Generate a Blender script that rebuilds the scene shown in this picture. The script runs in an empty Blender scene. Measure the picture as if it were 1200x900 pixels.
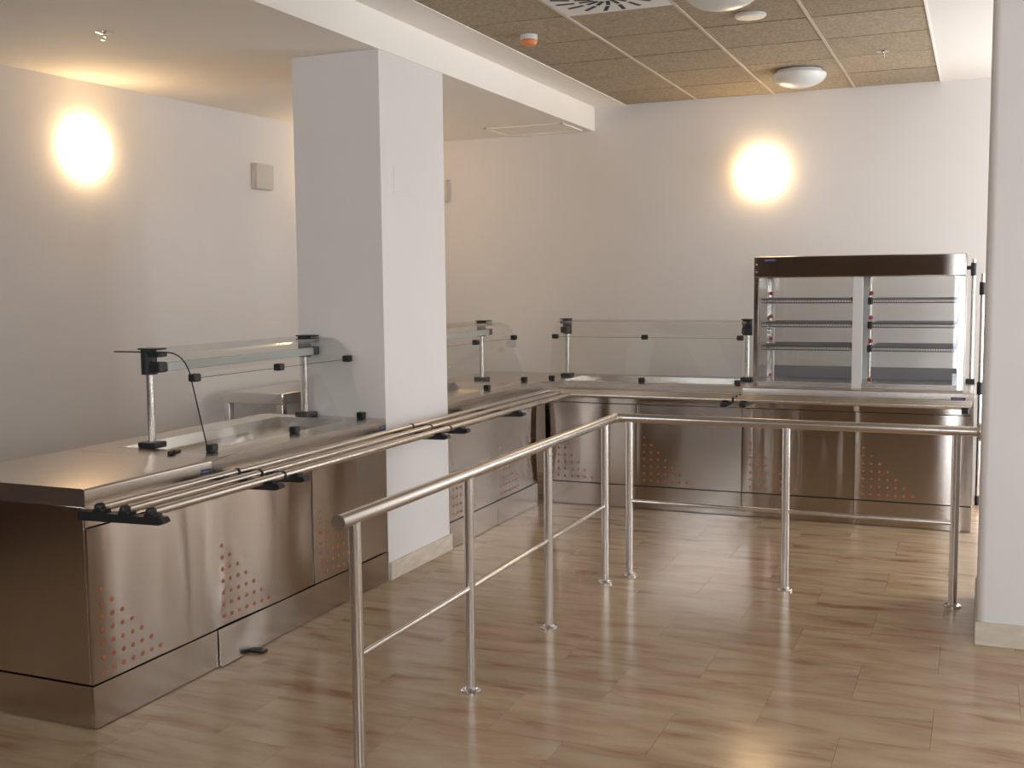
import bpy, bmesh, math, random
from mathutils import Vector, Matrix
PI = math.pi
random.seed(7)
S = bpy.context.scene
COL = S.collection

# ------------------------------------------------------------------ camera
F_PX = 1288.13
yaw, pitch, roll = -0.40178, -0.09080, -0.01032
fw = Vector((math.sin(yaw) * math.cos(pitch), math.cos(yaw) * math.cos(pitch), math.sin(pitch)))
ri = Vector((math.cos(yaw), -math.sin(yaw), 0))
up = ri.cross(fw)
r2 = ri * math.cos(roll) + up * math.sin(roll)
u2 = up * math.cos(roll) - ri * math.sin(roll)
cd = bpy.data.cameras.new('camera')
cam = bpy.data.objects.new('camera', cd)
COL.objects.link(cam)
cam.matrix_world = Matrix(((r2.x, u2.x, -fw.x, 2.9524), (r2.y, u2.y, -fw.y, -2.9961), (r2.z, u2.z, -fw.z, 1.6211), (0, 0, 0, 1)))
cd.sensor_fit = 'HORIZONTAL'
cd.sensor_width = 36.0
cd.lens = F_PX / 1200 * 36.0
cd.clip_start = 0.05
S.camera = cam

# ------------------------------------------------------------------ world, daylight, exposure
wd = bpy.data.worlds.new('sky')
S.world = wd
wd.use_nodes = True
wd.node_tree.nodes['Background'].inputs[0].default_value = (0.91, 0.945, 1.01, 1)
wd.node_tree.nodes['Background'].inputs[1].default_value = 11.8
S.view_settings.view_transform = 'Standard'
S.view_settings.look = 'None'
S.view_settings.exposure = -0.12
S.view_settings.gamma = 1.0
S.view_settings.use_curve_mapping = False
LAMP_POWER = 16.0

# room numbers
YW, XL0, XL1, XR, YR = 5.75, -2.09, -1.93, 5.5, -4.2
HL, HH = 2.865, 3.059
YB = 4.537          # front plane of the counters along the back
# openings that let the daylight in: (wall, start, end, bottom, top) along y for the right wall, along x for the others
WINS = [('right', 0.3, 1.0, 0.25, 2.55), ('right', 3.75, 5.45, 0.2, 2.9), ('back', 3.12, 3.74, 0.10, 1.95),
        ('rear', 2.95, 5.4, 1.45, 2.98), ('rear', 2.62, 2.76, 0.03, 1.95), ('rear', -2.38, -0.25, 1.95, 2.80)]  # the two wide rear openings are unseen, added as fill light; the slit is not
for (wn, a, b, c, d) in WINS:          # portals: they only tell the renderer where the daylight enters
    l = bpy.data.lights.new('window_daylight', 'AREA')
    l.shape = 'RECTANGLE'
    l.cycles.is_portal = True
    o = bpy.data.objects.new('window_daylight', l)
    COL.objects.link(o)
    if wn == 'right':
        l.size, l.size_y = d - c, b - a
        o.location = (XR + 0.16, (a + b) / 2, (c + d) / 2); o.rotation_euler = (0, PI / 2, 0)
    else:
        l.size, l.size_y = b - a, d - c
        o.location = ((a + b) / 2, YW + 0.13 if wn == 'back' else YR - 0.13, (c + d) / 2)
        o.rotation_euler = (-PI / 2 if wn == 'back' else PI / 2, 0, 0)

# ------------------------------------------------------------------ materials
def new_mat(name):
    m = bpy.data.materials.new(name); m.use_nodes = True
    nt = m.node_tree
    return m, nt, nt.nodes['Principled BSDF'], nt.nodes['Material Output']

def N(nt, kind, **kw):
    n = nt.nodes.new(kind)
    for k, v in kw.items(): setattr(n, k, v)
    return n

def mat(name, col, rough=0.5, metal=0.0, var=0.0, scale=8.0, bump=0.0, bscale=60.0, stretch=(1, 1, 1), spec=0.5):
    m, nt, b, out = new_mat(name)
    b.inputs['Base Color'].default_value = (*col, 1)
    b.inputs['Roughness'].default_value = rough
    b.inputs['Metallic'].default_value = metal
    b.inputs['Specular IOR Level'].default_value = spec
    L = nt.links.new
    if var or bump:
        g = N(nt, 'ShaderNodeNewGeometry'); mp = N(nt, 'ShaderNodeMapping'); mp.inputs['Scale'].default_value = stretch
        L(g.outputs['Position'], mp.inputs['Vector'])
    if var:
        t = N(nt, 'ShaderNodeTexNoise'); t.inputs['Scale'].default_value = scale; t.inputs['Detail'].default_value = 4
        L(mp.outputs[0], t.inputs['Vector'])
        r = N(nt, 'ShaderNodeValToRGB')
        r.color_ramp.elements[0].position = 0.3; r.color_ramp.elements[1].position = 0.7
        r.color_ramp.elements[0].color = (*[max(0, c * (1 - var)) for c in col], 1)
        r.color_ramp.elements[1].color = (*[min(1, c * (1 + var)) for c in col], 1)
        L(t.outputs['Fac'], r.inputs[0]); L(r.outputs[0], b.inputs['Base Color'])
    if bump:
        t = N(nt, 'ShaderNodeTexNoise'); t.inputs['Scale'].default_value = bscale; t.inputs['Detail'].default_value = 3
        L(mp.outputs[0], t.inputs['Vector'])
        bp = N(nt, 'ShaderNodeBump'); bp.inputs['Strength'].default_value = bump; bp.inputs['Distance'].default_value = 0.01
        L(t.outputs['Fac'], bp.inputs['Height']); L(bp.outputs[0], b.inputs['Normal'])
    return m

def steel(name, col, rough, aniso=0.0, var=0.03):
    m, nt, b, out = new_mat(name); L = nt.links.new
    b.inputs['Metallic'].default_value = 1.0
    b.inputs['Base Color'].default_value = (*col, 1)
    g = N(nt, 'ShaderNodeTexCoord'); mp = N(nt, 'ShaderNodeMapping'); mp.inputs['Scale'].default_value = (1, 1, 90)
    L(g.outputs['Object'], mp.inputs['Vector'])
    t = N(nt, 'ShaderNodeTexNoise'); t.inputs['Scale'].default_value = 3.0; t.inputs['Detail'].default_value = 3
    L(mp.outputs[0], t.inputs['Vector'])
    mr = N(nt, 'ShaderNodeMapRange'); mr.inputs['To Min'].default_value = rough - var; mr.inputs['To Max'].default_value = rough + var
    L(t.outputs['Fac'], mr.inputs['Value']); L(mr.outputs[0], b.inputs['Roughness'])
    if aniso:
        b.inputs['Anisotropic'].default_value = aniso
        tn = N(nt, 'ShaderNodeTangent'); tn.direction_type = 'RADIAL'; tn.axis = 'Z'
        L(tn.outputs[0], b.inputs['Tangent']); b.inputs['Anisotropic Rotation'].default_value = 0.25
    return m

def brushed(name, col, rough=0.145, aniso=0.75):
    """sheet steel brushed along the run: sharp sideways, smeared up and down"""
    m, nt, b, out = new_mat(name); L = nt.links.new
    nt.nodes.remove(b)
    gl = N(nt, 'ShaderNodeBsdfAnisotropic'); gl.distribution = 'BECKMANN'
    gl.inputs['Color'].default_value = (*col, 1); gl.inputs['Roughness'].default_value = rough; gl.inputs['Anisotropy'].default_value = aniso
    tn = N(nt, 'ShaderNodeTangent'); tn.direction_type = 'RADIAL'; tn.axis = 'Z'
    L(tn.outputs[0], gl.inputs['Tangent'])
    L(gl.outputs[0], out.inputs['Surface'])
    return m

def glass(name, tint, gloss=1.0, ior=1.5):
    m, nt, b, out = new_mat(name); L = nt.links.new
    nt.nodes.remove(b)
    tr = N(nt, 'ShaderNodeBsdfTransparent'); tr.inputs[0].default_value = (*tint, 1)
    gl = N(nt, 'ShaderNodeBsdfGlossy'); gl.inputs['Roughness'].default_value = 0.02
    lw = N(nt, 'ShaderNodeLayerWeight'); lw.inputs[0].default_value = 0.5      # facing: 1 - |cos|, same on both sides of the sheet
    pw = N(nt, 'ShaderNodeMath', operation='POWER'); pw.inputs[1].default_value = 5.0
    mu = N(nt, 'ShaderNodeMath', operation='MULTIPLY_ADD'); mu.inputs[1].default_value = 0.96 * gloss; mu.inputs[2].default_value = 0.045 * gloss
    mx = N(nt, 'ShaderNodeMixShader')
    L(lw.outputs['Facing'], pw.inputs[0]); L(pw.outputs[0], mu.inputs[0])
    L(mu.outputs[0], mx.inputs[0]); L(tr.outputs[0], mx.inputs[1]); L(gl.outputs[0], mx.inputs[2])
    L(mx.outputs[0], out.inputs['Surface'])
    return m

def emis(name, col, strength):
    m, nt, b, out = new_mat(name)
    b.inputs['Base Color'].default_value = (0.9, 0.88, 0.84, 1)
    b.inputs['Emission Color'].default_value = (*col, 1)
    b.inputs['Emission Strength'].default_value = strength
    return m

def stone_floor(name):
    m, nt, b, out = new_mat(name); L = nt.links.new
    g = N(nt, 'ShaderNodeNewGeometry'); oi = N(nt, 'ShaderNodeObjectInfo')
    ad = N(nt, 'ShaderNodeMath', operation='ADD'); fr = N(nt, 'ShaderNodeMath', operation='FRACT')
    L(g.outputs['Random Per Island'], ad.inputs[0]); L(oi.outputs['Random'], ad.inputs[1]); L(ad.outputs[0], fr.inputs[0])
    cx = N(nt, 'ShaderNodeCombineXYZ'); sc = N(nt, 'ShaderNodeMath', operation='MULTIPLY'); sc.inputs[1].default_value = 37.0
    L(fr.outputs[0], sc.inputs[0]); L(sc.outputs[0], cx.inputs[0]); L(sc.outputs[0], cx.inputs[1])
    va = N(nt, 'ShaderNodeVectorMath', operation='ADD'); L(g.outputs['Position'], va.inputs[0]); L(cx.outputs[0], va.inputs[1])
    mp = N(nt, 'ShaderNodeMapping'); mp.inputs['Scale'].default_value = (1.1, 4.6, 1.0); L(va.outputs[0], mp.inputs['Vector'])
    t = N(nt, 'ShaderNodeTexNoise'); t.inputs['Scale'].default_value = 2.2; t.inputs['Detail'].default_value = 5; t.inputs['Roughness'].default_value = 0.55
    t.inputs['Distortion'].default_value = 0.4
    L(mp.outputs[0], t.inputs['Vector'])
    r = N(nt, 'ShaderNodeValToRGB'); e = r.color_ramp.elements
    e[0].position = 0.30; e[0].color = (0.27, 0.145, 0.08, 1)
    e[1].position = 0.72; e[1].color = (0.47, 0.355, 0.225, 1)
    x = e.new(0.42); x.color = (0.37, 0.245, 0.15, 1)
    x = e.new(0.55); x.color = (0.425, 0.31, 0.195, 1)
    L(t.outputs['Fac'], r.inputs[0])
    mr = N(nt, 'ShaderNodeMapRange'); mr.inputs['To Min'].default_value = 0.93; mr.inputs['To Max'].default_value = 1.06
    L(fr.outputs[0], mr.inputs['Value'])
    mx = N(nt, 'ShaderNodeVectorMath', operation='SCALE'); L(r.outputs[0], mx.inputs[0]); L(mr.outputs[0], mx.inputs['Scale'])
    L(mx.outputs[0], b.inputs['Base Color'])
    t2 = N(nt, 'ShaderNodeTexNoise'); t2.inputs['Scale'].default_value = 5.0; L(g.outputs['Position'], t2.inputs['Vector'])
    m2 = N(nt, 'ShaderNodeMapRange'); m2.inputs['To Min'].default_value = 0.14; m2.inputs['To Max'].default_value = 0.24
    L(t2.outputs['Fac'], m2.inputs['Value']); L(m2.outputs[0], b.inputs['Roughness'])
    b.inputs['Specular IOR Level'].default_value = 0.32
    return m

def fibre_tile(name):
    m, nt, b, out = new_mat(name); L = nt.links.new
    g = N(nt, 'ShaderNodeNewGeometry'); oi = N(nt, 'ShaderNodeObjectInfo')
    t = N(nt, 'ShaderNodeTexNoise'); t.inputs['Scale'].default_value = 55.0; t.inputs['Detail'].default_value = 5; t.inputs['Roughness'].default_value = 0.8
    L(g.outputs['Position'], t.inputs['Vector'])
    r = N(nt, 'ShaderNodeValToRGB'); e = r.color_ramp.elements
    e[0].position = 0.32; e[0].color = (0.245, 0.185, 0.115, 1); e[1].position = 0.66; e[1].color = (0.50, 0.415, 0.295, 1)
    L(t.outputs['Fac'], r.inputs[0])
    mr = N(nt, 'ShaderNodeMapRange'); mr.inputs['To Min'].default_value = 0.90; mr.inputs['To Max'].default_value = 1.06
    L(oi.outputs['Random'], mr.inputs['Value'])
    mx = N(nt, 'ShaderNodeVectorMath', operation='SCALE'); L(r.outputs[0], mx.inputs[0]); L(mr.outputs[0], mx.inputs['Scale'])
    L(mx.outputs[0], b.inputs['Base Color']); b.inputs['Roughness'].default_value = 0.95
    bp = N(nt, 'ShaderNodeBump'); bp.inputs['Strength'].default_value = 0.5; bp.inputs['Distance'].default_value = 0.004
    L(t.outputs['Fac'], bp.inputs['Height']); L(bp.outputs[0], b.inputs['Normal'])
    return m

M = dict(
    wall=mat('wall_paint', (0.745, 0.712, 0.682), 0.75, var=0.015, scale=1.5, bump=0.05, bscale=120),
    ceil=mat('ceiling_paint', (0.88, 0.84, 0.78), 0.8, var=0.01, scale=1.5),
    rear=mat('rear_wall_wood', (0.065, 0.030, 0.016), 0.55, var=0.2, scale=3, stretch=(6, 6, 0.6)),
    steel=brushed('brushed_steel', (0.53, 0.482, 0.438)),
    worktop=steel('worktop_steel', (0.58, 0.53, 0.48), 0.27, 0.0, 0.0),
    tube=steel('tube_steel', (0.66, 0.62, 0.58), 0.25, 0.0, 0.0),
    frame=steel('frame_steel', (0.64, 0.60, 0.58), 0.26, 0.0, 0.0),
    pale=mat('pale_aluminium', (0.62, 0.61, 0.59), 0.4, 0.3),
    wire=mat('grey_wire', (0.20, 0.195, 0.21), 0.4, 0.6),
    carcass=mat('carcass_dark', (0.03, 0.028, 0.026), 0.6, 0.3),
    black=mat('black_plastic', (0.012, 0.012, 0.014), 0.45),
    dots=mat('orange_insert', (0.42, 0.13, 0.06), 0.6),
    red=mat('red_knob', (0.45, 0.03, 0.05), 0.35),
    blue=mat('blue_badge', (0.02, 0.035, 0.12), 0.5),
    badge_text=mat('badge_lettering', (0.35, 0.37, 0.45), 0.5),
    glass=glass('clear_glass', (0.982, 0.99, 0.985), 1.0),
    casegl=glass('case_glass', (0.985, 0.99, 0.988), 0.9),
    edge=mat('glass_edge', (0.02, 0.035, 0.03), 0.3),
    frost=mat('frosted_cover', (0.47, 0.48, 0.45), 0.35),
    base=mat('travertine', (0.62, 0.54, 0.44), 0.4, var=0.12, scale=9, stretch=(1, 1, 3)),
    floor=stone_floor('stone_tile'),
    grout=mat('grout', (0.24, 0.18, 0.125), 0.6),
    tile=fibre_tile('fibre_ceiling_tile'),
    bar=mat('ceiling_bar_paint', (0.55, 0.47, 0.36), 0.5),
    plenum=mat('plenum_dark', (0.10, 0.07, 0.045), 0.9),
    white=mat('white_plastic', (0.72, 0.71, 0.68), 0.45),
    box=mat('ivory_plastic', (0.60, 0.56, 0.50), 0.5),
    orange=mat('orange_plastic', (0.75, 0.25, 0.08), 0.4),
    slot=mat('slot_dark', (0.02, 0.022, 0.03), 0.7),
    dome=mat('opal_glass', (0.72, 0.72, 0.68), 0.25),
    lamp=emis('lit_opal_glass', (1.0, 0.68, 0.36), LAMP_POWER),
    chrome=steel('chrome', (0.75, 0.72, 0.68), 0.12),
    winframe=mat('window_frame_paint', (0.5, 0.5, 0.5), 0.5),
)

# ------------------------------------------------------------------ mesh helpers
class MB:
    """collects shapes into one bmesh; build() links it as one mesh object"""
    def __init__(s): s.bm = bmesh.new()
    def box(s, x0, x1, y0, y1, z0, z1, bev=0.0, seg=2):
        b = bmesh.new()
        bmesh.ops.create_cube(b, size=1.0)
        for v in b.verts:
            v.co = Vector(((x0 + x1) / 2 + v.co.x * (x1 - x0), (y0 + y1) / 2 + v.co.y * (y1 - y0), (z0 + z1) / 2 + v.co.z * (z1 - z0)))
        if bev: bmesh.ops.bevel(b, geom=b.edges[:], offset=bev, segments=seg, affect='EDGES', profile=0.5)
        s.add(b); return s
    def add(s, b):
        me = bpy.data.meshes.new('t'); b.to_mesh(me); b.free(); s.bm.from_mesh(me); bpy.data.meshes.remove(me)
    def tube(s, p0, p1, r, seg=20, cap=True, r1=None):
        p0, p1 = Vector(p0), Vector(p1); d = p1 - p0
        b = bmesh.new()
        bmesh.ops.create_cone(b, cap_ends=cap, segments=seg, radius1=r, radius2=r if r1 is None else r1, depth=d.length)
        q = Vector((0, 0, 1)).rotation_difference(d.normalized()).to_matrix().to_4x4()
        bmesh.ops.transform(b, matrix=Matrix.Translation((p0 + p1) / 2) @ q, verts=b.verts[:])
        s.add(b); return s
    def ball(s, c, r, seg=16, sc=(1, 1, 1)):
        b = bmesh.new(); bmesh.ops.create_uvsphere(b, u_segments=seg, v_segments=seg // 2, radius=r)
        for v in b.verts: v.co = Vector((c[0] + v.co.x * sc[0], c[1] + v.co.y * sc[1], c[2] + v.co.z * sc[2]))
        s.add(b); return s
    def lathe(s, prof, axis='z', c=(0, 0, 0), seg=40):
        """prof: (radius, height) list around the axis"""
        rings = []
        for (r, h) in prof:
            ring = []
            for k in range(seg):
                a = 2 * PI * k / seg
                q = (r * math.cos(a), r * math.sin(a), h)
                if axis == 'x': q = (h, q[0], q[1])
                if axis == 'y': q = (q[1], h, q[0])
                ring.append(s.bm.verts.new((c[0] + q[0], c[1] + q[1], c[2] + q[2])))
            rings.append(ring)
        for a, b in zip(rings, rings[1:]):
            for k in range(seg):
                s.bm.faces.new((a[k], a[(k + 1) % seg], b[(k + 1) % seg], b[k]))
        s.bm.faces.new(rings[0][::-1]); s.bm.faces.new(rings[-1])
        return s
    def sheet(s, fn, nu, nv, thick, nrm):
        """grid surface fn(i/nu, j/nv) closed with a thickness along -nrm"""
        n = Vector(nrm)
        A = [[s.bm.verts.new(fn(i / nu, j / nv)) for j in range(nv + 1)] for i in range(nu + 1)]
        B = [[s.bm.verts.new(Vector(fn(i / nu, j / nv)) - n * thick) for j in range(nv + 1)] for i in range(nu + 1)]
        for i in range(nu):
            for j in range(nv):
                s.bm.faces.new((A[i][j], A[i + 1][j], A[i + 1][j + 1], A[i][j + 1]))
                s.bm.faces.new((B[i][j + 1], B[i + 1][j + 1], B[i + 1][j], B[i][j]))
        for i in range(nu):
            s.bm.faces.new((A[i + 1][0], A[i][0], B[i][0], B[i + 1][0])); s.bm.faces.new((A[i][nv], A[i + 1][nv], B[i + 1][nv], B[i][nv]))
        for j in range(nv):
            s.bm.faces.new((A[0][j], A[0][j + 1], B[0][j + 1], B[0][j])); s.bm.faces.new((A[nu][j + 1], A[nu][j], B[nu][j], B[nu][j + 1]))
        return s
    def strip(s, prof, u0, u1, thick):
        """glass sheet: profile of (w, z) points swept along x from u0 to u1, with thickness"""
        P = [Vector((0, w, z)) for w, z in prof]; nn = len(P); off = []
        for i in range(nn):
            t = (P[min(i + 1, nn - 1)] - P[max(i - 1, 0)]).normalized()
            off.append(P[i] + Vector((0, -t.z, t.y)) * thick)
        vs = [[s.bm.verts.new((u, p.y, p.z)) for p in Q] for u in (u0, u1) for Q in (P, off)]
        a0, b0, a1, b1 = vs
        for i in range(nn - 1):
            s.bm.faces.new((a0[i], a0[i + 1], a1[i + 1], a1[i])); s.bm.faces.new((b0[i + 1], b0[i], b1[i], b1[i + 1]))
            s.bm.faces.new((a0[i + 1], a0[i], b0[i], b0[i + 1])); s.bm.faces.new((a1[i], a1[i + 1], b1[i + 1], b1[i]))
        s.bm.faces.new((a0[0], a1[0], b1[0], b0[0])); s.bm.faces.new((a1[-1], a0[-1], b0[-1], b1[-1]))
        return s
    def mesh(s, name, m, smooth=True):
        bmesh.ops.recalc_face_normals(s.bm, faces=s.bm.faces[:])
        me = bpy.data.meshes.new(name); s.bm.to_mesh(me); s.bm.free()
        me.materials.append(M[m])
        if smooth:
            me.shade_smooth(); me.set_sharp_from_angle(angle=math.radians(20.5))
        return me
    def build(s, name, m, parent=None, smooth=True):
        return link(name, s.mesh(name, m, smooth), parent)

def link(name, me, parent=None, loc=None):
    o = bpy.data.objects.new(name, me); COL.objects.link(o)
    if parent: o.parent = parent
    if loc is not None: o.location = loc
    return o

def tag(o, label, cat, group=None):
    o['label'] = label; o['category'] = cat
    if group: o['group'] = group
    return o

def struct(o, label=None):
    o['kind'] = 'structure'
    if label: o['label'] = label
    return o

def thing(name, label, cat, loc=(0, 0, 0), rotz=0.0, group=None):
    o = bpy.data.objects.new(name, None); COL.objects.link(o)
    o.location = loc; o.rotation_euler = (0, 0, rotz); o.empty_display_size = 0.1
    return tag(o, label, cat, group)

# ------------------------------------------------------------------ the setting
# floor: slab with stone tiles laid on it
fl = struct(MB().box(-2.6, XR + 0.1, YR - 0.1, YW + 0.1, -0.12, -0.012).build('floor', 'grout'), 'polished brown stone tile floor')
TW, TH, G = 0.6, 0.4, 0.0005
tile_me = MB().box(-TW / 2 + G, TW / 2 - G, -TH / 2 + G, TH / 2 - G, -0.012, 0.0).mesh('floor_tile', 'floor', False)
rest = MB()
row = 0
y = 0.94 - 16 * TH
k = -16
while y < YW - 0.02:
    off = 1.635 if k % 2 == 0 else 1.335
    x = off - TW * math.ceil((off + 2.1) / TW)
    while x < XR:
        y1 = min(y + TH, YW); x1 = min(x + TW, XR)
        full = (y + TH <= YW + 1e-6) and (x + TW <= XR)
        if full and -0.95 < x < 3.2 and -1.05 < y < 4.9 and not (x + TW < -0.02 and y > 0.3):
            link('floor_tile', tile_me, fl, (x + TW / 2, y + TH / 2, 0))
        elif x1 > x + 0.02:
            rest.box(x + G, x1 - G, y + G, y1 - G, -0.012, 0.0)
        x += TW
    y += TH; k += 1
ro = rest.build('floor_tile_field', 'floor', fl, False); ro['kind'] = 'stuff'

# walls
def pierced(wn, u0, u1, t0, t1):
    hs = [w[1:] for w in WINS if w[0] == wn]
    U = sorted({u0, u1, *[v for h in hs for v in h[:2]]}); Z = sorted({0.0, 3.3, *[v for h in hs for v in h[2:]]})
    m = MB()
    for a, b in zip(U, U[1:]):
        for c, d in zip(Z, Z[1:]):
            if any(h[0] <= a and b <= h[1] and h[2] <= c and d <= h[3] for h in hs): continue
            if wn == 'right': m.box(t0, t1, a, b, c, d)
            else: m.box(a, b, t0, t1, c, d)
    bmesh.ops.remove_doubles(m.bm, verts=m.bm.verts[:], dist=1e-5)
    return m
struct(pierced('back', -2.4, XR + 0.2, YW, YW + 0.15).build('wall_back', 'wall', None, False), 'off-white painted back wall')
def wall_left_x(y): return XL0 + (XL1 - XL0) * (y - 1.6) / (4.2 - 1.6)
YS = 0.2      # from here on towards the rear the side wall is panelled in dark wood
def wall_run(ya, yb): return MB().sheet(lambda i, j: (wall_left_x(ya + (yb - ya) * i), ya + (yb - ya) * i, 3.3 * j), 1, 1, 0.15, (1, 0, 0))
struct(wall_run(YS, YW + 0.1).build('wall_left', 'wall'), 'off-white painted wall behind the counters')
struct(wall_run(YR - 0.1, YS).build('wall_left', 'rear'), 'dark wood panelled side wall behind the viewer')
struct(pierced('rear', -2.9, XR + 0.2, YR - 0.15, YR).build('wall_rear', 'rear', None, False), 'dark wood panelled wall behind the viewer')
struct(pierced('right', YR, YW, XR, XR + 0.2).build('wall_right', 'wall', None, False), 'off-white painted wall with windows')
for n, (wn, a, b, c, d) in enumerate(WINS):
    t = 0.04 if b - a > 0.3 else 0.012
    mids = [a + (b - a) * k / max(1, round((b - a) / 1.2)) for k in range(1, max(1, round((b - a) / 1.2)))]
    def slab(m, u0, u1, z0, z1, e0, e1):
        if wn == 'right': return m.box(XR + e0, XR + e1, u0, u1, z0, z1)
        if wn == 'back': return m.box(u0, u1, YW + e0, YW + e1, z0, z1)
        return m.box(u0, u1, YR - e1, YR - e0, z0, z1)
    f = MB()
    slab(f, a, b, c, c + t, .04, .10); slab(f, a, b, d - t, d, .04, .10)
    for p in [a + t / 2] + mids + [b - t / 2]: slab(f, p - t / 2, p + t / 2, c + t, d - t, .04, .10)
    w = struct(f.build('window_%d' % (n + 1), 'winframe', None, False), 'unseen window in the %s wall' % wn)
    e = [a + t / 2] + mids + [b - t / 2]
    for p, q in zip(e, e[1:]): slab(MB(), p + t / 2, q - t / 2, c + t, d - t, .07, .076).build('pane', 'casegl', w, False)

# ceilings
low = struct(MB().box(-2.6, 0.0, YR, YW, HL, HH + 0.2).build('ceiling', 'ceil'), 'lowered white plaster ceiling and bulkhead')
CX0, CX1, CY0 = 0.265, 2.653, -3.25
cb = MB()   # plaster border around the tiled field
cb.box(0.0, CX0, YR, YW, HH, HH + 0.2).box(CX1, XR + .2, YR, YW, HH, HH + 0.2).box(CX0, CX1, YR, CY0, HH, HH + 0.2)
cl = struct(cb.build('ceiling', 'ceil'), 'white plaster ceiling border around fibre tiles')
MB().box(CX0, CX1, CY0, YW, HH + 0.05, HH + 0.2).build('plenum', 'plenum', cl)
xs = [CX0, 0.853, 1.453, 2.053, CX1]
DIFF = (1, 2.15)      # tile column and row start of the air diffuser
g = 0.0065
ct = {}
for ci in range(4):
    wdt = xs[ci + 1] - xs[ci]
    ct[ci] = MB().box(-wdt / 2 + (0.009 if ci else 0), wdt / 2 - (0.009 if ci < 3 else 0), -0.3 + g, 0.3 - g, 0, 0.018, 0.0).mesh('ceiling_tile', 'tile', False)
yy = YW - 0.6; rows = []
while yy > CY0 - 0.01:
    rows.append(yy); yy -= 0.6
for yy in rows:
    for ci in range(4):
        if ci == 1 and abs(yy - DIFF[1]) < 0.01: continue
        link('ceiling_tile', ct[ci], cl, ((xs[ci] + xs[ci + 1]) / 2, yy + 0.3, HH + 0.002 + random.uniform(0, .003)))
bar_me = MB().box(-0.0075, 0.0075, CY0, YW, HH - 0.003, HH + 0.03).mesh('ceiling_bar', 'bar', False)
for x in xs[1:4]: link('ceiling_bar', bar_me, cl, (x, 0, 0))
edge_me = MB().box(-0.006, 0.006, CY0, YW, HH - 0.004, HH + 0.002).mesh('edge_trim', 'ceil', False)
for x in (CX0, CX1): link('edge_trim', edge_me, cl, (x, 0, 0))

# column between the counters, with its stone skirting
c = MB().box(-0.545, 0.0, 2.195, 2.953, 0, HL, 0.004).build('column', 'wall'); struct(c, 'white square column between the serving counters')
MB().box(-0.02, 0.014, 2.20, 2.965, 0, 0.10, 0.003).build('skirting', 'base', c)
MB().box(-0.0, 0.0015, 2.334, 2.585, 2.112, 2.262, 0.0007).build('cover_plate', 'wall', c)
# pillar at the right with a rounded corner
p = MB()
b = bmesh.new(); pts = []
PX0, PY0, PX1, PY1, R = 2.978, 2.205, 3.75, 3.0, 0.035
for a in range(7):
    t = PI + PI / 2 * a / 6; pts.append((PX0 + R + R * math.cos(t), PY0 + R + R * math.sin(t)))
pts += [(PX1, PY0), (PX1, PY1), (PX0, PY1)]
lo = [b.verts.new((q[0], q[1], 0)) for q in pts]; hi = [b.verts.new((q[0], q[1], HH)) for q in pts]
b.faces.new(lo[::-1]); b.faces.new(hi)
for i in range(len(pts)):
    j = (i + 1) % len(pts); b.faces.new((lo[i], lo[j], hi[j], hi[i]))
p.add(b)
pil = struct(p.build('pillar', 'wall'), 'white pillar with rounded corner')
MB().box(PX0 - 0.006, PX1, PY0 - 0.014, PY0 + 0.01, 0, 0.105, 0.003).build('skirting', 'base', pil)
MB().box(PX0 - 0.008, PX0 + 0.01, PY0 - 0.006, PY1, 0, 0.105, 0.003).build('skirting', 'base', pil)

# ------------------------------------------------------------------ serving counters (local x along the run, y into the counter)
DEPTH = 0.78
dot_me = MB().tube((0, 0.002, 0), (0, -0.0012, 0), 0.0088, 14).mesh('perforation', 'dots')

def front_panel(root, u0, u1, z0, z1, bow, dots=True):
    L_ = u1 - u0
    def fn(i, j):
        w = -bow(i, j)
        return (u0 + L_ * i, w, z0 + (z1 - z0) * j)
    pn = MB().sheet(fn, 28, 10, 0.018, (0, -1, 0)).build('front_panel', 'steel', root)
    if dots:
        for r in range(7):
            for k in range(7 - r):
                uu, zz = 0.055 + 0.0515 * k, 0.209 + 0.0515 * r
                d = link('perforation', dot_me, pn, (u0 + uu, -bow(uu / L_, (zz - z0) / (z1 - z0)), zz))
    return pn

def kick(root, u0, u1, z1, bow):
    return MB().sheet(lambda i, j: (u0 + (u1 - u0) * i, -bow(i, j), 0.004 + (z1 - 0.004) * j), 24, 6, 0.015, (0, -1, 0)).build('kick_plate', 'steel', root)

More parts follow.
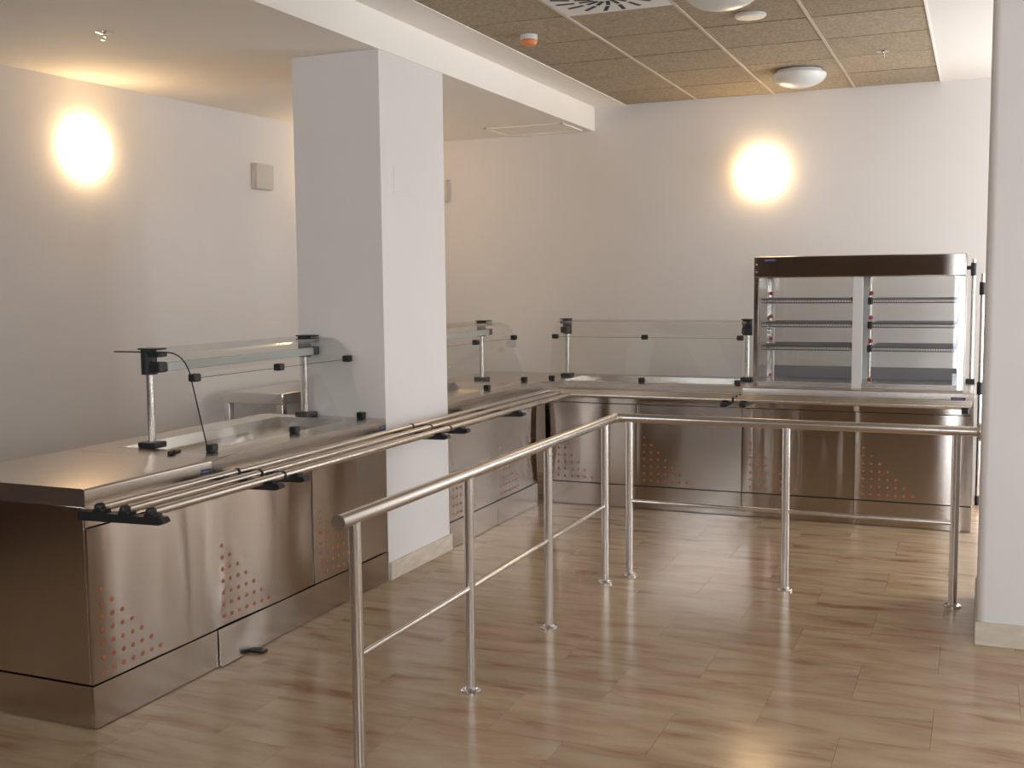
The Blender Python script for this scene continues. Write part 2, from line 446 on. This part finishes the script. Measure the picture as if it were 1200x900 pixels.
def worktop(root, u0, u1, w1, well=None, zt=0.9, zb=0.832):
    b = bmesh.new()
    if well:
        a0, a1, b0, b1 = well
        X = [u0, a0, a1, u1]; Y = [0.0, b0, b1, w1]
    else:
        X = [u0, u1]; Y = [0.0, w1]
    V = [[b.verts.new((x, y, zt)) for y in Y] for x in X]
    for i in range(len(X) - 1):
        for j in range(len(Y) - 1):
            if well and i == 1 and j == 1: continue
            b.faces.new((V[i][j], V[i + 1][j], V[i + 1][j + 1], V[i][j + 1]))
    outer = [e for e in b.edges if len(e.link_faces) == 1 and all(abs(v.co.x - u0) < 1e-6 for v in e.verts) or len(e.link_faces) == 1 and all(abs(v.co.x - u1) < 1e-6 for v in e.verts)
             or len(e.link_faces) == 1 and all(abs(v.co.y) < 1e-6 for v in e.verts) or len(e.link_faces) == 1 and all(abs(v.co.y - w1) < 1e-6 for v in e.verts)]
    ret = bmesh.ops.extrude_edge_only(b, edges=outer)
    nv = [v for v in ret['geom'] if isinstance(v, bmesh.types.BMVert)]
    for v in nv: v.co.z = zb
    fe = [e for e in outer if all(abs(v.co.y) < 1e-6 for v in e.verts)]
    bmesh.ops.bevel(b, geom=fe, offset=0.012, segments=4, affect='EDGES', profile=0.5)
    m = MB(); m.add(b)
    wt = m.build('worktop', 'worktop', root)
    if well:
        a0, a1, b0, b1 = well; dz = root['well_depth']; q = MB().bm
        m = MB()
        def quad(*p): m.bm.faces.new([m.bm.verts.new(v) for v in p])
        zi = zt - dz; i_ = 0.012
        T = [(a0, b0, zt), (a1, b0, zt), (a1, b1, zt), (a0, b1, zt)]
        B = [(a0 + i_, b0 + i_, zi), (a1 - i_, b0 + i_, zi), (a1 - i_, b1 - i_, zi), (a0 + i_, b1 - i_, zi)]
        for k in range(4): quad(T[k], T[(k + 1) % 4], B[(k + 1) % 4], B[k])
        quad(*B)
        bmesh.ops.remove_doubles(m.bm, verts=m.bm.verts[:], dist=1e-5)
        wl_ = m.build('well', 'worktop', root)
        rm = MB()
        e = 0.014
        rm.box(a0 - e, a1 + e, b0 - e, b0, zt - 0.003, zt + 0.0008, 0.0003).box(a0 - e, a1 + e, b1, b1 + e, zt - 0.003, zt + 0.0008, 0.0003)
        rm.box(a0 - e, a0, b0, b1, zt - 0.003, zt + 0.0008, 0.0003).box(a1, a1 + e, b0, b1, zt - 0.003, zt + 0.0008, 0.0003)
        rm.build('well_rim', 'frame', wl_)
    return wt

def badge(root, u, z, w=0.06, h=0.02, y=-0.002):
    bd = MB().box(u, u + w, y, y + 0.0015, z, z + h, 0.0003).build('badge', 'blue', root)
    lt = MB()
    for k in range(5): lt.box(u + w * (0.12 + k * 0.16), u + w * (0.20 + k * 0.16), y - 0.0006, y, z + h * 0.3, z + h * 0.7)
    lt.build('badge_lettering', 'badge_text', bd)

def counter(label, loc, rotz, length, seams, bows, well=None, well_depth=0.06, left_end=False, right_end=False, top=None, wt=None):
    root = thing('serving_counter', label, 'counter', loc, rotz, 'stainless steel serving counters')
    root['well_depth'] = well_depth
    cz = 0.72 if well else 0.83
    MB().box(0.02, length - 0.02, 0.03, DEPTH - 0.02, 0.02, cz).build('carcass', 'carcass', root)
    for k in range(len(seams) - 1):
        a, b_ = seams[k] + 0.0015, seams[k + 1] - 0.0015
        front_panel(root, a, b_, 0.171, 0.752, bows[k][0])
        kick(root, a, b_, 0.163, bows[k][1])
    MB().box(seams[0] + .001, seams[-1] - .001, 0.004, 0.03, 0.7565, 0.832, 0.001).build('top_band', 'steel', root)
    if left_end:
        MB().box(0.0, 0.02, 0.012, DEPTH, 0.171, 0.832, 0.001).build('end_panel', 'steel', root)
        MB().box(0.001, 0.02, 0.012, DEPTH, 0.004, 0.163, 0.001).build('end_kick_plate', 'steel', root)
    if right_end:
        MB().box(length - 0.02, length, 0.012, DEPTH, 0.171, 0.832, 0.001).build('end_panel', 'steel', root)
        MB().box(length - 0.02, length - .001, 0.012, DEPTH, 0.004, 0.163, 0.001).build('end_kick_plate', 'steel', root)
    t0, t1, tw = wt if wt else (0.0, length, DEPTH + 0.01)
    worktop(root, t0, t1, tw, well)
    del root['well_depth']
    return root

flat = lambda i, j: 0.0
def bulge(a, p=1.0, e=0.0):
    return lambda i, j: a * math.sin(PI * i) ** p * (0.55 + 0.45 * math.sin(PI * j)) + e * max(0, (i - 0.8) / 0.2) ** 2
def wave(a, n, ph, b=0.0): return lambda i, j: a * math.sin(2 * PI * n * i + ph) * (0.6 + 0.4 * math.sin(PI * j)) + b * math.sin(PI * i)
def edge_curl(a, side):
    def f(i, j):
        t = (i if side else 1 - i)
        return -a * max(0, (t - 0.80) / 0.20) ** 2.2 * (0.35 + 0.65 * math.sin(PI * min(1, max(0, j))) ** 0.8)
    return f
def plus(*fs): return lambda i, j: sum(f(i, j) for f in fs)

LR = PI / 2
A = counter('plain steel serving counter at the free end, worktop without glass guard', (0, 0, 0), LR, 0.715, [0, 0.715],
            [(wave(0.0030, 1.4, 0.5, 0.001), flat)], left_end=True)
badge(A, 0.645, 0.845)
bent = lambda i, j: 0.012 * (1 - i) ** 2 * (1 - j) + 0.002
B = counter('steel serving counter with well, between plain counter and white column', (0, 0.717, 0), LR, 1.476, [0, 0.749, 1.476],
            [(wave(0.0085, 1.0, -2.3, 0.0), bent), (wave(0.0035, 0.8, 0.4, 0.001), flat)], well=(0.16, 1.36, 0.16, 0.62), well_depth=0.05)
badge(B, 1.405, 0.845)
C = counter('steel serving counter between white column and the corner', (0, 2.955, 0), LR, 1.465, [0, 0.729, 1.465],
            [(flat, flat), (edge_curl(0.011, True), flat)], well=(0.15, 1.36, 0.16, 0.62), well_depth=0.05, wt=(0.0, YB - 2.955, DEPTH + 0.01))
D = counter('steel serving counter with deep well, in the corner beside the glass display case', (0.0, YB, 0), 0, 1.47, [0.012, 0.717, 1.47],
            [(plus(edge_curl(0.011, False)), flat), (wave(0.0012, 1.0, 0.3), flat)], well=(0.10, 1.36, 0.17, 0.62), well_depth=0.14, wt=(-0.79, 1.47, DEPTH + 0.01))
Ecn = counter('steel serving counter carrying the glass display case', (1.472, YB, 0), 0, 1.468, [0, 0.744, 1.468],
            [(plus(wave(0.0012, 4.0, 0.2), edge_curl(0.004, False)), flat), (wave(0.0008, 0.5, 0.1), flat)], right_end=True)
badge(Ecn, 1.33, 0.85, 0.085)

# ------------------------------------------------------------------ glass guards
def guard(label, loc, rotz, length, post_in=0.0, cover=True, dark_edge=False):
    r = thing('sneeze_guard', label, 'glass guard', loc, rotz, 'curved glass guards on the counters')
    zt = 1.337 - 0.9
    prof = [(0.64, zt), (0.50, zt), (0.345, zt)]
    P0, P1, P2, P3 = (0.345, zt), (0.27, zt), (0.24, 0.40), (0.2165, 0.345)
    for k in range(1, 13):
        t = k / 12
        prof.append(tuple((1 - t) ** 3 * P0[q] + 3 * (1 - t) ** 2 * t * P1[q] + 3 * (1 - t) * t * t * P2[q] + t ** 3 * P3[q] for q in (0, 1)))
    prof.append((0.213, 0.330))
    cg = MB().strip(prof, 0, length, 0.006).build('curved_glass', 'glass', r)
    fg = MB().strip([(0.2105, 0.320), (0.135, 0.012)], 0, length, 0.006).build('front_glass', 'glass', r)
    if dark_edge:      # the free end shows its dark ground edge
        MB().strip([(w, z) for w, z in prof], -0.002, -0.0002, 0.006).build('glass_edge', 'edge', cg)
        MB().strip([(0.2105, 0.320), (0.135, 0.012)], -0.002, -0.0002, 0.006).build('glass_edge', 'edge', fg)
    MB().box(0, length, 0.208, 0.214, 0.3205, 0.3225).build('glass_edge', 'edge', fg)
    for u in (0.02, length / 2, length - 0.02):
        m = MB().box(u - 0.022, u + 0.022, 0.192, 0.232, 0.307, 0.342, 0.006)
        m.build('clip', 'black', r)
        MB().box(u - 0.02, u + 0.02, 0.112, 0.152, 0.0, 0.034, 0.005).build('clip', 'black', r)
    for u, sgn in ((post_in, 1), (length - post_in, -1)):
        po = MB().tube((u, 0.475, 0.02), (u, 0.475, 0.40), 0.0165).build('post', 'tube', r)
        MB().box(u - 0.04, u + 0.04, 0.425, 0.525, 0.0, 0.027, 0.006).build('base_clamp', 'black', po)
        m = MB()
        m.tube((u, 0.475, zt - 0.105), (u, 0.475, zt + 0.013), 0.035, 28)
        m.box(u - 0.030, u + 0.030, 0.395, 0.475, zt - 0.026, zt - 0.001, 0.004)
        m.box(u - 0.028, u + 0.028, 0.395, 0.475, zt - 0.095, zt - 0.048, 0.006)
        m.box(u - 0.034, u + 0.034, 0.40, 0.51, zt + 0.0062, zt + 0.014, 0.003)
        m.build('head_bracket', 'black', po)
    if cover: MB().box(post_in + 0.03, length - post_in - 0.03, 0.395, 0.420, zt - 0.092, zt - 0.052, 0.004).build('light_cover', 'frost', r)
    return r

guard('curved glass guard on the counter before the white column', (0, 0.868, 0.901), LR, 1.31, 0.035, True, True)
guard('curved glass guard on the counter behind the white column', (0, 3.14, 0.901), LR, 1.375, 0.02)
guard('curved glass guard on the back counter beside the display case', (0.0, YB, 0.901), 0, 1.43, 0.02, False)

# ------------------------------------------------------------------ tray rails
TWS, TZ, TR = (-0.095, -0.21, -0.325), 0.845, 0.0165
def tray_rail(label, loc, rotz, starts, ends, brackets, caps=False):
    r = thing('tray_rail', label, 'tray rail', loc, rotz, 'three-tube tray rails')
    for w, a, b_ in zip(TWS, starts, ends):
        t = MB().tube((a, w, TZ), (b_, w, TZ), TR).build('rail_tube', 'tube', r)
        MB().tube((a - 0.001, w, TZ), (a + 0.012, w, TZ), TR + 0.002).build('joint_ring', 'black', t)
        if caps: MB().ball((a, w, TZ), TR + 0.003, 14, (0.8, 1, 1)).build('end_cap', 'black', t)
    for u in brackets:
        m = MB()
        b = bmesh.new()
        pts = [(0.0, TZ - TR), (-0.375, TZ - TR), (-0.385, TZ - TR - 0.016), (-0.365, TZ - TR - 0.026), (0.0, TZ - TR - 0.034)]
        lo = [b.verts.new((u - 0.02, q[0], q[1])) for q in pts]; hi = [b.verts.new((u + 0.02, q[0], q[1])) for q in pts]
        b.faces.new(lo); b.faces.new(hi[::-1])
        for i in range(5): b.faces.new((lo[i], hi[i], hi[(i + 1) % 5], lo[(i + 1) % 5]))
        m.add(b)
        for w in TWS: m.box(u - 0.02, u + 0.02, w - 0.026, w + 0.026, TZ - TR - 0.004, TZ - 0.004, 0.004)
        m.build('bracket', 'black', r)
    return r

tray_rail('tray rail along the plain end counter, with black end caps', (0, -0.03, 0), LR, (0, 0, 0), (0.778,) * 3, (0.012, 0.70), True)
tray_rail('tray rail between the end counter and the white column', (0, 0.75, 0), LR, (0, 0, 0), (1.548,) * 3, (0.10, 1.44), False)
cr = tray_rail('tray rail from white column around the corner to the display case', (0, 2.30, 0), LR, (0, 0, 0), [YB + w - 2.30 for w in TWS], (0.14, 0.95), False)
for w in TWS:      # its second leg, along the back counter
    MB().tube((YB + w - 2.30, w, TZ), (YB + w - 2.30, -1.468, TZ), TR).ball((YB + w - 2.30, w, TZ), TR, 20).build('rail_tube', 'tube', cr)
MB().box(YB - 2.30 - 0.38, YB - 2.30, -1.44, -1.40, TZ - TR - 0.028, TZ - TR, 0.004).build('bracket', 'black', cr)
tray_rail('tray rail below the glass display case', (1.47, YB, 0), 0, (0, 0, 0), (1.455,) * 3, (0.075, 1.42), False)

# ------------------------------------------------------------------ queue handrail
XRL, YRL, HR, HM = 1.1223, 2.7714, 0.8813, 0.4211
RR, PR, MR = 0.0245, 0.0205, 0.011
hr = thing('queue_handrail', 'brushed steel tubular queue handrail with posts on the stone floor', 'handrail', (XRL, YRL, 0))
def rel(x, y, z): return (x - XRL, y - YRL, z)
m = MB().tube(rel(XRL, -0.085, HR), rel(XRL, YRL - 0.02, HR), RR, 28)
m.build('top_rail', 'tube', hr)
MB().tube(rel(XRL + 0.02, YRL, HR), rel(PX0 - 0.012, YRL, HR), RR, 28).build('top_rail', 'tube', hr)
MB().ball(rel(XRL, YRL, HR), RR + 0.0035, 24).tube(rel(XRL, YRL - 0.045, HR), rel(XRL, YRL, HR), RR + 0.002, 28).tube(rel(XRL, YRL, HR), rel(XRL + 0.045, YRL, HR), RR + 0.002, 28).build('corner_fitting', 'tube', hr)
MB().lathe([(RR + 0.001, 0), (RR + 0.001, 0.004), (RR - 0.004, 0.0075)], 'y', rel(XRL, -0.0925, HR)).build('end_cap', 'frame', hr)
wf = MB().lathe([(0.045, 0.0), (0.045, 0.008), (0.030, 0.014), (RR + .003, 0.02)], 'x', (0, 0, 0))
for v in wf.bm.verts: v.co = Vector((PX0 - XRL - v.co.x, v.co.y, HR + v.co.z))
wf.build('wall_flange', 'chrome', hr)
posts = [(XRL, 0.005), (XRL, 0.8626), (XRL, 1.7304), (XRL, 2.5746), (1.1993, YRL), (2.0471, YRL), (2.868, YRL)]
for (x, y) in posts:
    po = MB().tube(rel(x, y, 0.006), rel(x, y, HR - 0.015), PR, 24).build('post', 'tube', hr)
    MB().lathe([(0.042, 0), (0.042, 0.007), (0.036, 0.012), (PR + 0.006, 0.014), (PR + 0.001, 0.02)], 'z', rel(x, y, 0)).build('floor_flange', 'frame', po)
for a, b_ in zip(posts[:3], posts[1:4]):
    MB().tube(rel(a[0], a[1], HM), rel(b_[0], b_[1], HM), MR, 16).build('mid_rail', 'tube', hr)
for a, b_ in zip(posts[4:6], posts[5:7]):
    MB().tube(rel(a[0], a[1], HM), rel(b_[0], b_[1], HM), MR, 16).build('mid_rail', 'tube', hr)

# ------------------------------------------------------------------ glass display case on the back counter
x0, x1 = 1.52, 2.872
W_ = x1 - x0
dc = thing('display_case', 'steel framed glass display case with wire shelves on back counter', 'display case', (x0, YB, 0.9))
ya, yb_ = 0.115, 0.68
ZT = 0.888
b = MB().box(0, W_, ya - 0.012, yb_, 0.745, ZT, 0.006).build('header', 'steel', dc)
badge(b, 0.07, 0.855, 0.085, 0.017, ya - 0.0138)
for z in (0.785, 0.835): MB().ball((0.02, ya - 0.012, z), 0.006, 10, (1, 0.5, 1)).build('screw', 'chrome', b)
for (u, wv) in ((0.0, 0.034), (W_ - 0.045, 0.045)):
    MB().box(u, u + wv, ya, ya + 0.03, 0.0, 0.745, 0.003).build('frame_post', 'steel', dc)
    MB().box(u, u + wv, yb_ - 0.03, yb_, 0.0, 0.745, 0.003).build('frame_post', 'steel', dc)
cp = MB().box(0.655, 0.72, ya, ya + 0.025, 0.0, 0.745, 0.003).build('centre_post', 'pale', dc)
MB().box(0.655, 0.72, yb_ - 0.025, yb_, 0.0, 0.745, 0.003).build('centre_post', 'pale', dc)
MB().box(0.036, W_ - 0.047, ya + 0.004, yb_ - 0.004, 0.001, 0.018, 0.002).build('base_tray', 'worktop', dc)
MB().box(0.035, W_ - 0.046, yb_ - 0.02, yb_ - 0.005, 0.018, 0.105, 0.002).build('back_panel', 'wire', dc)
MB().box(0.03, W_ - 0.04, ya + 0.002, ya + 0.012, 0.018, 0.034, 0.002).build('front_sill', 'frame', dc)
for (a, b_) in ((0.034, 0.655), (0.72, W_ - 0.045)):
    MB().box(a, b_, ya + 0.012, ya + 0.017, 0.034, 0.745).build('front_glass', 'casegl', dc)
    MB().box(a, b_, yb_ - 0.02, yb_ - 0.015, 0.105, 0.745).build('rear_door', 'casegl', dc)
for u in (0.012, W_ - 0.018): MB().box(u, u + 0.005, ya + 0.03, yb_ - 0.03, 0.018, 0.745).build('side_glass', 'casegl', dc)
for (a, b_) in ((0.05, 0.67), (0.775, W_ - 0.05)):
    for z in (0.595, 0.432, 0.275):
        m = MB()
        wa, wb = ya + 0.022, yb_ - 0.035
        for q in range(7):
            w = wa + q * (wb - wa) / 6
            m.tube((a, w, z), (b_, w, z), 0.0045 if q in (0, 6) else 0.003, 8)
        m.tube((a, wa, z - 0.022), (b_, wa, z - 0.022), 0.004, 8)
        n = 34
        for q in range(n + 1):
            u = a + (b_ - a) * q / n
            m.tube((u, wa, z + 0.004), (u, wb, z + 0.004), 0.002, 6)
            m.tube((u, wa, z - 0.022), (u, wa, z + 0.004), 0.002, 6)
        m.build('wire_shelf', 'wire', dc)
for u, wv, side in ((0.085, 0.30, 0), (0.760, 0.10, 1)):
    rod = MB().tube((u, ya + wv, 0.018), (u, ya + wv, 0.745), 0.0095, 16).build('shelf_rod', 'tube' if side else 'pale', dc)
    for z in (0.595, 0.432, 0.275):
        MB().box(u - 0.016, u + 0.016, ya + wv - 0.018, ya + wv + 0.018, z - 0.035, z + 0.012, 0.004).build('clamp', 'black' if side else 'box', rod)
        MB().box(0.642, 0.655, ya + 0.02, ya + 0.05, z - 0.012, z + 0.012, 0.003).build('shelf_clip', 'black', dc)
    for z in (0.635, 0.472, 0.315, 0.055):
        MB().ball((u - 0.012 + 0.02 * side, ya + wv - 0.03, z), 0.0145, 14).build('knob', 'red', rod)

# posts standing beside the case
po = thing('guard_post', 'short steel post clamped on the worktop beside the display case', 'post', (2.912, YB + 0.735, 0.9))
MB().tube((0, 0, 0.02), (0, 0, 0.86), 0.0125, 18).build('tube', 'tube', po)
MB().box(-0.035, 0.026, -0.03, 0.03, 0, 0.03, 0.006).build('base_clamp', 'black', po)
MB().tube((0, 0, 0.745), (0, 0, 0.835), 0.019, 18).tube((0, 0, 0.80), (-0.055, 0, 0.80), 0.014, 14).build('fitting', 'black', po)
po = thing('guard_post', 'tall steel post standing on the floor behind the counter end', 'post', (2.972, 5.49, 0))
MB().tube((0, 0, 0), (0, 0, 1.66), 0.0135, 18).build('tube', 'tube', po)
MB().tube((0, 0, 0), (0, 0, 0.07), 0.0155, 18).build('foot_sleeve', 'black', po)
for z in (0.85, 1.56):
    MB().tube((0, 0, z - 0.05), (0, 0, z + 0.04), 0.021, 18).tube((0, 0, z + 0.02), (0.075, 0, z + 0.02), 0.015, 14).build('fitting', 'black', po)

# ------------------------------------------------------------------ stainless table behind the counters
tb = thing('work_table', 'low stainless work table standing against the wall behind counter', 'table', (-1.63, 4.02, 0))
MB().box(-0.25, 0.25, -0.80, 0.80, 0.82, 0.895, 0.006).build('tabletop', 'frame', tb)
MB().box(-0.23, 0.23, -0.77, 0.77, 0.22, 0.25, 0.004).build('undershelf', 'frame', tb)
for sx in (-1, 1):
    for sy in (-1, 1): MB().box(sx * 0.22 - 0.025, sx * 0.22 + 0.025, sy * 0.77 - 0.025, sy * 0.77 + 0.025, 0, 0.82, 0.003).build('leg', 'frame', tb)

# ------------------------------------------------------------------ lamps on the walls
def wall_lamp(label, pos, rz, r):
    t = thing('wall_lamp', label, 'wall lamp', pos, rz, 'round lit wall lamps')   # local +x points into the room
    MB().lathe([(r * 0.80, 0.0), (r * 0.80, 0.012), (r * 0.78, 0.014)], 'x').build('mount', 'white', t)
    MB().lathe([(r * 0.94, 0.003)] + [(r * math.cos(a), 0.03 + 0.105 * math.sin(a)) for a in [PI / 2 * k / 14 for k in range(14)]] + [(0.004, 0.135)], 'x').build('globe', 'lamp', t)
    return t
def wx(y): return wall_left_x(y)
tilt = -math.atan((XL1 - XL0) / 2.6)
wall_lamp('round lit lamp on the wall behind the end counter', (wx(2.21), 2.21, 2.463), tilt, 0.168)
wall_lamp('round lit lamp on the side wall, mostly hidden by the column', (wx(4.62), 4.62, 2.47), tilt, 0.168)
wall_lamp('round lit lamp on the back wall above the counters', (1.363, YW, 2.468), -PI / 2, 0.172)

# boxes on the walls
def wall_box(label, pos, rz, w, h, d):
    t = thing('junction_box', label, 'wall box', pos, rz, 'ivory boxes high on the walls')
    MB().box(0, d * 0.7, -w / 2, w / 2, -h / 2, h / 2, 0.004).build('body', 'box', t)
    MB().box(d * 0.7, d, -w / 2 + 0.002, w / 2 - 0.002, -h / 2 + 0.002, h / 2 - 0.002, 0.005).build('cover', 'box', t)
wall_box('ivory square box on the wall between two lit lamps', (wx(3.84), 3.84, 2.425), tilt, 0.20, 0.19, 0.05)
wall_box('ivory square box on the back wall beside the column', (-1.435, YW, 2.437), -PI / 2, 0.19, 0.19, 0.05)

# ------------------------------------------------------------------ things on the ceilings
def dome(label, x, y):
    t = thing('ceiling_lamp', label, 'ceiling lamp', (x, y, HH - 0.003), 0, 'unlit opal ceiling lamps')
    MB().lathe([(0.150, 0.0), (0.150, -0.022), (0.135, -0.026)]).build('mount', 'white', t)
    MB().lathe([(0.178, -0.020)] + [(0.182 * math.cos(a), -0.03 - 0.085 * math.sin(a)) for a in [PI / 2 * k / 12 for k in range(12)]] + [(0.004, -0.115)]).build('globe', 'dome', t)
dome('unlit opal ceiling lamp on tiles above back wall lamp', 1.775, 4.87)
dome('unlit opal ceiling lamp beside the air diffuser', 1.76, 2.47)

df = thing('air_diffuser', 'white square swirl air diffuser with dark slots among ceiling tiles', 'air vent', (1.153, 2.45, HH))
MB().box(-0.290, 0.290, -0.294, 0.294, -0.002, 0.012, 0.002).build('plate', 'white', df)
sl = MB().box(-0.055, 0.055, -0.011, 0.011, -0.0035, 0.001, 0.001).mesh('slot', 'slot')
for k in range(16):
    a = 2 * PI * k / 16
    for rad in (0.105, 0.215):
        o = link('slot', sl, df, (rad * math.cos(a + (0.2 if rad > .2 else 0)), rad * math.sin(a + (0.2 if rad > .2 else 0)), 0))
        o.rotation_euler = (0, 0, a + (0.45 if rad > .2 else 0.25)); o.scale = (0.9 if rad > .2 else 0.75, 1, 1)

fd = thing('smoke_detector', 'white and orange round detector on the ceiling tiles', 'detector', (0.50, 3.08, HH - 0.001))
MB().lathe([(0.050, 0.003), (0.050, -0.022), (0.046, -0.026)]).build('base', 'white', fd)
MB().lathe([(0.046, -0.026), (0.050, -0.034), (0.040, -0.052), (0.02, -0.058)]).build('lens', 'orange', fd)
sp = thing('ceiling_speaker', 'flat round white disc on tiles beside ceiling lamp', 'speaker', (1.77, 3.14, HH - 0.001))
MB().lathe([(0.085, 0.003), (0.085, -0.006), (0.078, -0.012)]).build('rim', 'white', sp)
MB().lathe([(0.070, -0.012), (0.068, -0.0145), (0.03, -0.016)]).build('disc', 'white', sp)

def sprinkler(label, x, y, z):
    t = thing('sprinkler', label, 'sprinkler', (x, y, z), 0, 'sprinkler heads')
    MB().lathe([(0.042, 0.003), (0.042, -0.003), (0.016, -0.012)]).build('escutcheon', 'chrome', t)
    m = MB().tube((0, 0, -0.010), (0, 0, -0.024), 0.008, 20)
    m.tube((0.008, 0, -0.022), (0.004, 0, -0.038), 0.0025, 20).tube((-0.008, 0, -0.022), (-0.004, 0, -0.038), 0.0025, 20)
    m.build('body', 'chrome', t)
    MB().lathe([(0.016, -0.038), (0.016, -0.040), (0.004, -0.042)]).build('deflector', 'chrome', t)
sprinkler('small chrome sprinkler under the lowered plaster ceiling', -1.01, 1.29, HL)
sprinkler('small chrome sprinkler on the ceiling tiles', 2.353, 4.45, HH)

ap = thing('access_panel', 'white framed access panel in the lowered ceiling by back wall', 'ceiling panel', (-0.40, 5.40, HL))
MB().box(-0.31, 0.31, -0.215, 0.215, -0.004, 0.001, 0.001).build('panel', 'ceil', ap)
m = MB(); t = 0.018
m.box(-0.335, 0.335, -0.24, -0.24 + t, -0.010, 0.001, 0.002).box(-0.335, 0.335, 0.24 - t, 0.24, -0.010, 0.001, 0.002)
m.box(-0.335, -0.335 + t, -0.24, 0.24, -0.010, 0.001, 0.002).box(0.335 - t, 0.335, -0.24, 0.24, -0.010, 0.001, 0.002)
m.build('frame', 'ceil', ap)

# ------------------------------------------------------------------ small loose pieces
lc = thing('loose_clip', 'small black plastic clip lying on the end counter worktop', 'clip', (-0.265, 0.80, 0.9), 0.35)
MB().box(-0.012, 0.012, -0.055, 0.055, 0, 0.010, 0.003).box(-0.012, 0.012, -0.055, -0.012, 0.0, 0.018, 0.003).build('body', 'black', lc)
wg = thing('rubber_wedge', 'small black rubber wedge sticking out under the steel kick plate', 'wedge', (0.05, 0.95, 0.0))
MB().box(-0.045, 0.02, -0.022, 0.022, 0, 0.014, 0.004).build('body', 'black', wg)
